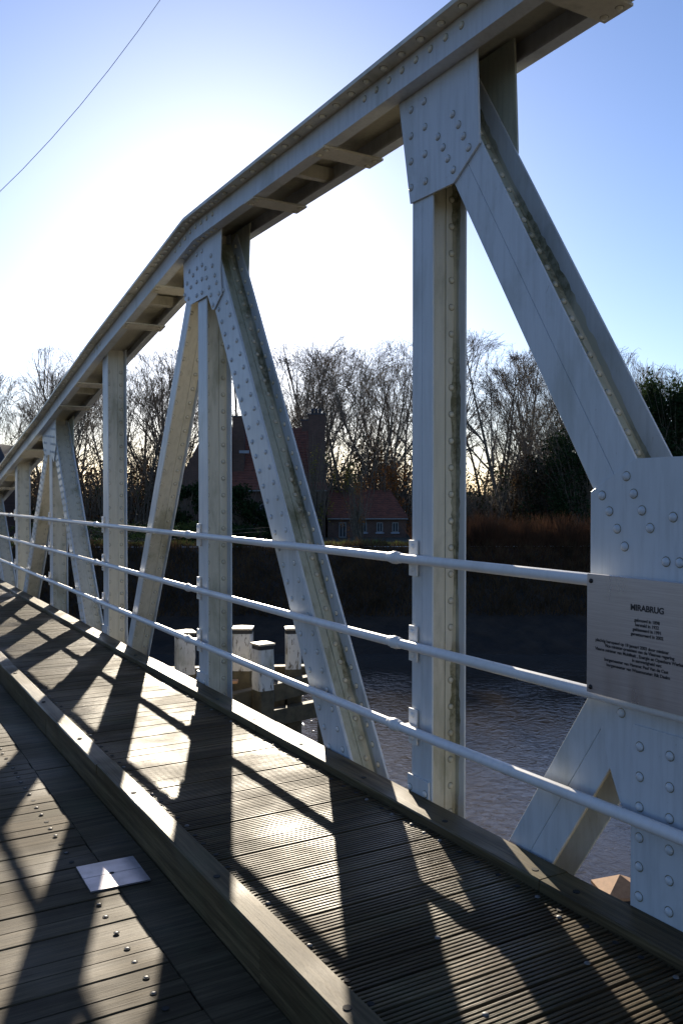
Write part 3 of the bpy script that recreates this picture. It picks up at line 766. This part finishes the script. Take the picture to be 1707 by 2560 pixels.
for a in ((-7.67, -6.87, 1.0, 1.9, 2.6, 7.1), (-2.96, -2.34, 4.2, 5.0, 5.5, 7.13), (-2.3, -1.14, .2, 1.2, -1.0, 7.2)):
    ch = hb_('chimney', [M['brick']], hs, [a])
    hb_('chimney_cap', [M['slate']], ch, [(a[0] - .06, a[1] + .06, a[2] - .06, a[3] + .06, a[5], a[5] + .09)])
    if a[1] > -2 :
        for rr in (-2.02, -1.78, -1.5):
            m_ = MB(); m_.tube([(rr - HX, .7, 7.29 - HZ), (rr - HX, .7, 7.66 - HZ)], .08, 8); m_.build('chimney_pot', [M['slate']], ch)
hb_('gutter', [M['trim']], hs, [(-7.75, -1.0, -.44, -.32, 1.86, 1.95)])
hb_('flashing', [M['lead']], roof, [(-7.2, -6.5, .9, 1.0, 4.55, 4.75)])
# low wing
hb_('wing_wall', [M['brick']], hs, [(-.95, 4.5, 0, 4.5, -1.4, -.02)])
wr = hb_('wing_roof', [M['tile']], hs, polys=[([(-1.0, -.25, -.02), (4.6, -.25, -.02), (4.6, -.25, .08), (-1.0, -.25, .08)], [(-1.0, 2.25, 1.78), (3.55, 2.25, 1.78), (3.55, 2.25, 1.88), (-1.0, 2.25, 1.88)]),
                                    ([(4.6, -.25, -.02), (4.6, 4.7, -.02), (4.6, 4.7, .08), (4.6, -.25, .08)], [(3.55, 2.2, 1.78), (3.55, 2.3, 1.78), (3.55, 2.3, 1.88), (3.55, 2.2, 1.88)]),
                                    ([(-1.0, 4.75, -.02), (4.6, 4.75, -.02), (4.6, 4.75, .08), (-1.0, 4.75, .08)], [(-1.0, 2.25, 1.78), (3.55, 2.25, 1.78), (3.55, 2.25, 1.88), (-1.0, 2.25, 1.88)])])
m_ = MB()
for k in range(13):
    t = k / 13; y_ = -.25 + 2.5 * t; z_ = .09 + 1.8 * t; m_.box(-1.0 - HX, 4.6 - 1.05 * t - HX, y_ - .04, y_ + .06, z_ - HZ - .02, z_ - HZ + .05)
tag(m_.build('roof_tiles', [M['tile']], wr), kind='stuff')
m_ = MB()
for k in range(15): m_.box(-1.0 + k * .31 - HX, -1.0 + k * .31 + .24 - HX, 2.17, 2.33, 1.86 - HZ, 1.96 - HZ)
tag(m_.build('ridge_tiles', [M['tile']], wr), kind='stuff')
hb_('gutter', [M['trim']], hs, [(-.95, 4.6, -.40, -.27, -.08, 0.0)])
for x0, x1, z0, z1 in ((-.17, .32, -1.35, -.30), (1.32, 1.75, -.99, -.30), (2.44, 2.87, -.99, -.30), (3.52, 3.95, -.99, -.30), (-6.0, -5.2, -.4, 1.0), (-4.4, -3.6, -.4, 1.0)):
    wn = hb_('window', [M['trim']], hs, [(x0, x0 + .06, -.05, .02, z0, z1), (x1 - .06, x1, -.05, .02, z0, z1), (x0 + .06, x1 - .06, -.05, .02, z0, z0 + .06), (x0 + .06, x1 - .06, -.05, .02, z1 - .06, z1), ((x0 + x1) / 2 - .03, (x0 + x1) / 2 + .03, -.05, .02, z0 + .06, z1 - .06)])
    hb_('pane', [M['glass']], wn, [(x0 + .06, x1 - .06, -.02, -.005, z0 + .06, z1 - .06)])
    hb_('sill', [M['lead']], wn, [(x0 - .08, x1 + .08, -.10, -.001, z0 - .09, z0 - .001)])
# dark pavilion at the far left
pv = empty('pavilion', V(-25.2, 60, -1.35), VR); tag(pv, 'dark hipped pavilion roof showing above the chord at the left edge', 'pavilion')
m_ = MB(); m_.prism([(-3.2, -2.5, 5.1), (3.0, -2.5, 5.1), (3.0, 2.5, 5.1), (-3.2, 2.5, 5.1)], [(-2.6, -1.9, 6.4), (2.2, -1.9, 6.4), (2.2, 1.9, 6.4), (-2.6, 1.9, 6.4)]); m_.build('roof', [M['slate']], pv)
m_ = MB(); m_.box(-2.6, 2.4, -2.1, 2.1, 0, 5.1); m_.build('wall', [M['brick']], pv)

# ---------------------------------------------------------------- bare trees
def tree_mesh(seed, H, spread, bark, twigs=1.0, stems=1, lean=0.0, leaf=None, up=.5):
    q = random.Random(seed); tr = MB(); cr = MB(); lf = MB()
    def perp(d):
        v = Vector((q.gauss(0, 1), q.gauss(0, 1), q.gauss(0, 1))); v -= d * v.dot(d); return v.normalized()
    def limb(p, d, L, r, lvl, mb):
        k = (7, 5, 4, 3, 3)[lvl]; n = (9, 6, 5, 4, 3)[lvl]
        pts, rad = [p.copy()], [r]; dd = d.copy(); pos = p.copy()
        for i in range(n):
            dd = (dd + perp(dd) * q.uniform(.02, (.10, .16, .20, .22, .25)[lvl]) + Vector((0, 0, up * (.05 if lvl else .10)))).normalized()
            pos = pos + dd * L / n; pos.z = min(pos.z, H * (.99 + .02 * math.sin(pos.x * 3 + pos.y * 5))) if lvl else pos.z; pts.append(pos.copy()); rad.append(max(r * (1 - (i + 1) / n * (.85 if lvl < 2 else .6)), (.02, .015, .012, .010, .008)[lvl]))
        mb.tube(pts, rad, k, caps=False)
        if lvl >= 4 or L < .4: 
            if leaf and q.random() < .5: leaves(pos)
            return
        nb = int(((11, 6, 4, 3)[lvl]) * (twigs if lvl > 1 else 1))
        for b in range(nb):
            t = q.uniform(.22 if lvl == 0 else .12, .96)
            f = t * n; i = min(int(f), n - 1); pp = pts[i].lerp(pts[i + 1], f - i)
            if pp.z > H * .96: continue
            ax = (pts[i + 1] - pts[i]).normalized() if (pts[i + 1] - pts[i]).length > 1e-5 else Vector((0, 0, 1))
            ang = R(q.uniform((24, 18, 18, 20, 20)[lvl], (46, 42, 44, 48, 48)[lvl])) * spread
            nd = (ax * math.cos(ang) + perp(ax) * math.sin(ang)).normalized()
            rr = (rad[i] * (1 - (f - i)) + rad[i + 1] * (f - i)) * q.uniform(.5, .75)
            nl = L * q.uniform(.42, .68) * (1.12 - .62 * t) * (1.0, 1.0, 1.15, 1.3)[lvl]
            limb(pp, nd, nl, max(rr, .010), lvl + 1, cr if lvl >= 0 else mb)
    def leaves(c):
        for _ in range(3):
            p_ = c + Vector((q.gauss(0, .2), q.gauss(0, .2), q.gauss(0, .2))); a = perp(Vector((0, 0, 1))) * .07; b = perp(a.normalized()) * .07
            lf.poly([p_ - a, p_ + b, p_ + a, p_ - b])
    for s_ in range(stems):
        d = Vector((q.uniform(-.12, .12) * (1 + stems) + lean, q.uniform(-.12, .12) * (1 + stems), 1)).normalized()
        limb(Vector((q.uniform(-.3, .3) * (stems - 1), q.uniform(-.3, .3) * (stems - 1), 0)), d, H * q.uniform(.86, 1.0), H * .0125 * (1 if stems == 1 else .75), 0, tr)
    return (tr.mesh('trunk', M[bark], False), cr.mesh('crown', M[bark], False), lf.mesh('leaves', M[leaf], False) if lf.v else None)
TR = [tree_mesh(1, 17, .85, 'bark', 1.0, 1), tree_mesh(2, 16, .95, 'bark2', 1.0, 2, 0, None, .7), tree_mesh(5, 18, .75, 'bark', .9, 1, .08), tree_mesh(8, 15, 1.0, 'bark', 1.2, 3, 0, None, .8),
      tree_mesh(13, 16, .9, 'bark2', 1.0, 2, -.06), tree_mesh(21, 15, .8, 'bark', 1.0, 1, 0, None, .8)]
TH = []
for tset in TR:
    TH.append(max(v.co.z for v in tset[1].vertices))
def tree(r_, d, topy, kind, label, rot=None, cat='tree', group='bare trees across the river', wide=1.0):
    """topy: height of the crown top above the ground"""
    s_ = topy * rnd.uniform(.92, 1.04) / TH[kind]; o = empty('bare_tree', V(r_, d, -1.38), rot if rot is not None else rnd.uniform(0, 6.28)); tag(o, label, cat, group)
    for nm, me in zip(('trunk', 'crown', 'leaves'), TR[kind]):
        if me is None: continue
        c_ = inst(nm, me, o, scale=(s_ * wide, s_ * wide, s_))
        if nm == 'leaves': c_['kind'] = 'stuff'
    return o
def px(x, d): return (x * 1.0887 - 853.5) / 2158 * d          # photo column (1568 wide) to metres right of axis
def ht(y, d): return (1138 - y) * 1.0887 / 2158 * d + 2.88
front = [(35, 822, 62, 3, 'broad many-stemmed bare tree at the far left edge'), (112, 850, 66, 1, 'dense bare tree above the lowest stretch of the chord'), (185, 790, 78, 2, 'slim tall bare tree behind the left part of the chord'),
         (318, 800, 70, 0, 'bare tree filling the gap right of the third post'), (366, 762, 72, 4, 'tall bare tree just left of the leaning brace'), (415, 800, 80, 1, 'bare tree mostly hidden behind the leaning brace'),
         (690, 768, 76, 1, 'twiggy bare tree right behind the brick house chimneys'), (742, 750, 84, 2, 'slender tall bare tree above the tall chimney'), (800, 795, 74, 0, 'bare tree standing above the low wing roof'),
         (880, 782, 72, 4, 'spreading bare tree left of the second post'), (925, 785, 80, 1, 'bare tree touching the left side of the second post'), (1088, 722, 70, 2, 'tallest bare tree just right of the second post'),
         (1160, 740, 66, 0, 'tall bare tree with a dark nest in its fork'), (1215, 785, 74, 4, 'bare tree against the sky left of the wide brace'), (1262, 850, 70, 1, 'bare tree disappearing behind the wide brace'),
         (1462, 808, 84, 2, 'pale bare tree behind the evergreens at the right'), (1515, 822, 88, 1, 'twiggy bare tree above the evergreens near the right edge'), (1560, 838, 84, 4, 'bare tree cut by the right edge of the view'),
         (980, 780, 86, 0, 'bare tree hidden behind the second post'), (75, 860, 74, 0, 'shorter bare tree between the two leftmost tall ones'), (150, 838, 84, 4, 'pale bare tree just above the chord near the fourth post'),
         (220, 850, 70, 1, 'bare tree close behind the left side of the third post'), (300, 845, 82, 3, 'many-stemmed bare tree right beside the third post'), (345, 822, 88, 2, 'slim bare tree rising behind two spreading ones near the leaning brace'), (390, 812, 78, 5, 'bare tree crossing the foot of the sky gap left of the leaning brace'),
         (655, 800, 88, 3, 'bushy bare tree touching the riveted brace'), (718, 800, 92, 5, 'bare tree filling in behind the chimney pots'), (770, 790, 90, 4, 'bare tree right of the tall chimney'), (835, 812, 86, 2, 'straight bare tree over the ridge of the low roof'), (860, 835, 66, 5, 'smaller bare tree above the copper leaved bush'), (905, 800, 92, 1, 'bare tree in the gap left of the second post'),
         (1115, 800, 84, 3, 'many-stemmed bare tree between the two tallest at the right'), (1140, 845, 70, 5, 'lower bare tree beside the trunk of the nest tree'), (1190, 800, 88, 2, 'thin bare tree right behind the nest tree'), (1240, 830, 84, 3, 'tangled bare tree left of the wide brace'), (1490, 835, 92, 0, 'bare tree peeping over the slim evergreen'), (1540, 815, 94, 3, 'bare many-stemmed tree above the broad evergreen'), (560, 790, 82, 0, 'bare tree seen between the post and its brace')]
for x, y, d, k_, lb in front: tree(px(x, d), d, ht(y, d), k_, lb)
# nest
nm = MB(); q = random.Random(4); nc = Vector((0, 0, 0))
for i in range(90):
    a = Vector((q.gauss(0, .22), q.gauss(0, .22), q.gauss(0, .14))); b = a + Vector((q.gauss(0, .2), q.gauss(0, .2), q.gauss(0, .06))); nm.tube([a, b], .018, 3, caps=False)
no = nm.build('bird_nest', [M['bark']], None, V(px(1180, 66), 66, ht(822, 66) - 1.38)); tag(no, 'dark round twig nest high in a bare tree', 'nest')
back = random.Random(9)
ORD = 'first second third fourth fifth sixth seventh eighth ninth tenth eleventh twelfth thirteenth fourteenth fifteenth sixteenth seventeenth eighteenth nineteenth twentieth'.split()
for i in range(22):
    x = -40 + i * 76 + back.uniform(-22, 22); d = back.uniform(88, 112)
    side = 'left' if i < 11 else 'right'; o_ = ORD[i] if i < 11 else ORD[21 - i]
    tree(px(x, d), d, ht(back.uniform(830, 925), d), back.randrange(6), '%s bare tree from the %s in the back row of the wood' % (o_, side), group='bare trees in the wood behind')

# ---------------------------------------------------------------- bushes, thicket, evergreens
def leaf_cloud(mb, q, c, rx, ry, rz_, n, size, shell=.5):
    for _ in range(n):
        while True:
            v = Vector((q.uniform(-1, 1), q.uniform(-1, 1), q.uniform(-1, 1)))
            if v.length < 1: break
        v = v * (shell + (1 - shell) * q.random()) if v.length > .3 else v
        p_ = Vector(c) + Vector((v.x * rx, v.y * ry, v.z * rz_))
        a = Vector((q.gauss(0, 1), q.gauss(0, 1), q.gauss(0, 1))).normalized(); b = a.cross(Vector((q.gauss(0, 1), q.gauss(0, 1), q.gauss(0, 1)))).normalized()
        s_ = size * q.uniform(.6, 1.4); mb.poly([p_ - a * s_, p_ + b * s_ * .55, p_ + a * s_, p_ - b * s_ * .55])
def shrub(name, label, r_, d, w, h, leaf, n=1400, size=.10, base=-1.38, cat='shrub', clumps=14, twig=60, seed=None, group=None, ragged=.35):
    q = random.Random(seed if seed is not None else int(abs(r_ * 31) + d)); o = empty(name, V(r_, d, base), VR); tag(o, label, cat, group)
    f = MB()
    for i in range(clumps):
        a = q.uniform(0, 6.28); hh = q.uniform(.12, .92); rad = math.sqrt(q.random()) * w / 2 * (1 - .55 * hh ** 2)
        leaf_cloud(f, q, (math.cos(a) * rad, math.sin(a) * rad * .7, hh * h), w * ragged * q.uniform(.35, .7), w * .25, h * .16 * q.uniform(.7, 1.5), n // clumps, size)
    tag(f.build('foliage', [M[leaf]], o, fix=False), kind='stuff')
    t_ = MB()
    for i in range(twig):
        a = q.uniform(0, 6.28); rr = q.uniform(0, w * .5); p0 = Vector((q.uniform(-.2, .2) * w * .5, q.uniform(-.1, .1), 0)); p1 = Vector((math.cos(a) * rr, math.sin(a) * rr * .6, h * q.uniform(.6, 1.08)))
        pm = (p0 + p1) / 2 + Vector((q.gauss(0, .1) * w * .4, 0, h * .08)); t_.tube([p0, pm, p1], [.03, .02, .007], 3, caps=False)
    t_.build('stems', [M['bark']], o, fix=False)
    return o
shrub('evergreen_shrub', 'dark green evergreen bush left of the brick house', px(425, 54), 54, 4.6, 3.7, 'evergreen', 4200, .11, cat='bush')
shrub('evergreen_shrub', 'dark bush against the house wall between post and brace', px(560, 56), 56, 6.0, 3.6, 'evergreen', 5200, .11, cat='bush')
shrub('evergreen_shrub', 'low dark bush in front of the house behind the brace', px(655, 55), 55, 4.0, 2.6, 'evergreen', 3000, .11, cat='bush')
shrub('copper_shrub', 'copper leaved bush in the wood left of the second post', px(895, 64), 64, 4.2, 5.6, 'orange', 2600, .08, cat='bush', clumps=22)
shrub('olive_shrub', 'yellow green leaved bush right of the tall chimney', px(805, 62), 62, 3.0, 5.6, 'yellow', 900, .07, cat='bush', clumps=20)
shrub('yellow_tree', 'young tree with a few yellow leaves in front of the chimney', px(728, 57), 57, 3.6, 6.6, 'yellow', 700, .06, cat='young tree', clumps=16, ragged=.22)
shrub('young_birch', 'thin young tree with brown leaves in front of the low red roof', px(822, 50), 50, 2.4, 3.9, 'orange', 420, .05, cat='young tree', clumps=12, ragged=.22)
for i, (x, y, w, d) in enumerate(((1300, 985, 7, 62), (1345, 1000, 7, 60), (1240, 1040, 6, 63))):
    shrub('evergreen_tree', ('tall dark evergreen left of the big gusset', 'dark evergreen hidden mostly by the big gusset', 'lower dark evergreen behind the reeds')[i], px(x, d), d, w, ht(y, d), 'evergreen' if i < 2 else 'brown', 5200, .11, cat='evergreen tree', clumps=46, ragged=.3, twig=160)
for i, (x, y, w, d) in enumerate(((1508, 862, 5.2, 66), (1560, 885, 6, 64), (1620, 870, 7, 68), (1465, 905, 4, 72))):
    shrub('evergreen_tree', ('pointed dark evergreen standing right of the wide brace', 'broad dark evergreen at the right edge', 'dark evergreen just beyond the right edge', 'slim evergreen touching the wide brace')[i], px(x, d), d, w, ht(y, d), 'evergreen', 9000, .14, cat='evergreen tree', clumps=36, ragged=.36)
# thicket: undergrowth of the wood, reads as one mass
q = random.Random(77); th = MB()
def thick_top(x):   # crown line of the undergrowth in photo rows
    return 1068 + 38 * math.sin(x * .013) + 26 * math.sin(x * .041 + 1) - (60 if x > 1200 else 0)
for i in range(6500):
    x = q.uniform(-200, 1800); d = q.uniform(62, 96); H = max(1.5, ht(thick_top(x), 75)) * q.uniform(.45, 1.15)
    p0 = V(px(x, d), d, -1.4); p1 = p0 + Vector((q.gauss(0, .7), q.gauss(0, .7), H)); pm = (p0 + p1) / 2 + Vector((q.gauss(0, .3), q.gauss(0, .3), 0))
    th.tube([p0, pm, p1], [.045, .03, .008], 3, caps=False)
    for _ in range(3):
        pp = pm.lerp(p1, q.random()); th.tube([pp, pp + Vector((q.gauss(0, .6), q.gauss(0, .6), q.uniform(.4, 1.4)))], [.018, .006], 3, caps=False)
tag(th.build('thicket_stems', [M['bark']], None, fix=False), 'tangled bare undergrowth filling the wood', 'undergrowth', kind='stuff')
for nm_, mat_, n_, sz, seed in (('thicket_leaves', 'brown', 46000, .15, 1), ('green_undergrowth', 'evergreen', 14000, .16, 2), ('orange_undergrowth', 'orange', 5000, .07, 3)):
    q = random.Random(seed); f = MB()
    cl = [(q.uniform(-200, 1800), q.uniform(64, 98), q.uniform(0, 1) ** 1.2) for _ in range(420)]
    for i in range(n_):
        x, d, hh = q.choice(cl); H = ht(thick_top(x), 75) * .95
        z = -1.4 + hh * H + q.gauss(0, .7); c_ = V(px(x, d) + q.gauss(0, 1.3), d + q.gauss(0, .8), max(z, -1.3))
        a = Vector((q.gauss(0, 1), q.gauss(0, 1), q.gauss(0, 1))).normalized(); b = a.cross(Vector((q.gauss(0, 1), q.gauss(0, 1), q.gauss(0, 1)))).normalized(); s_ = sz * q.uniform(.6, 1.5)
        f.poly([c_ - a * s_, c_ + b * s_ * .5, c_ + a * s_, c_ - b * s_ * .5])
    tag(f.build(nm_, [M[mat_]], None, fix=False), {'brown': 'brown withered leaves in the undergrowth', 'evergreen': 'dark green undergrowth among the trees', 'orange': 'scattered orange leaves in the undergrowth'}[mat_], 'undergrowth', kind='stuff')
# reeds on the bank crest and rough grass on the slope
def blades(name, label, mat_, n, r0, r1, d0, d1, h0, h1, zf, seed, w=.012, cat='reeds', lean=.25):
    q = random.Random(seed); f = MB()
    for _ in range(n):
        r_, d = q.uniform(r0, r1), q.uniform(d0, d1); z = zf(d); h = (h0 + (h1 - h0) * q.random() ** 1.6) * (.8 + .16 * math.sin(r_ * 1.7) * math.sin(r_ * .6 + 1) + .14 * math.sin(r_ * 6.1 + 2 * math.sin(r_ * 2.3)))
        p_ = V(r_, d, z); t_ = p_ + Vector((q.gauss(0, lean) * h, q.gauss(0, lean) * h, h)); a = V(w, 0) - V(0, 0); m0 = p_.lerp(t_, .6)
        f.poly([p_ - a, p_ + a, m0 + a * .8, t_, m0 - a * .8])
    tag(f.build(name, [M[mat_]], None, fix=False), label, cat, kind='stuff')
def bankz(d):
    for (a, b), (c, e) in zip(prof, prof[1:]):
        if d <= c: return b + (e - b) * (d - a) / (c - a) - .05
    return -1.4
blades('reed_bed', 'reddish brown reeds along the crest of the far bank', 'reed', 24000, 3.2, 20, 36.0, 39.5, .25, 1.75, bankz, 5)
blades('slope_reeds', 'russet dead stems on the upper slope below the reeds', 'reed', 9000, 3.2, 20, 34.2, 36.4, .1, .55, bankz, 15, .012, 'reeds', .6)
blades('dry_bank_plants', 'dark dry plants on the slope of the far bank', 'brown', 34000, -24, 20, 32.2, 36.4, .15, .6, bankz, 6, .016, 'bank plants', .5)
blades('bank_grass', 'low grass along the crest of the far bank', 'grass', 16000, -24, 3.4, 36.2, 38.4, .12, .3, bankz, 8, .01, 'grass', .4)
# clipped hedge on the left of the crest
hd = shrub('clipped_hedge', 'low dark hedge with pale top along the left bank', px(285, 38), 38.6, 14, 1.0, 'evergreen', 6000, .05, base=-.6, cat='hedge', clumps=60, twig=30, ragged=.09)
# thin handrail wires on the bank
wf = empty('bank_railing', V(-1.5, 36.1, -.62), VR); tag(wf, 'thin pale wire rail on short posts along the far bank', 'railing')
m_ = MB(); m_.tube([(-22, 0, .02), (-8, 0, .0), (22, 0, .06)], .012, 5); m_.build('wire', [M['white']], wf)
m_ = MB()
for i in range(15): m_ = MB(); m_.tube([(-21 + 3 * i, 0, -.3), (-21 + 3 * i, 0, .06)], .025, 6); m_.build('post', [M['pile_wood']], wf)
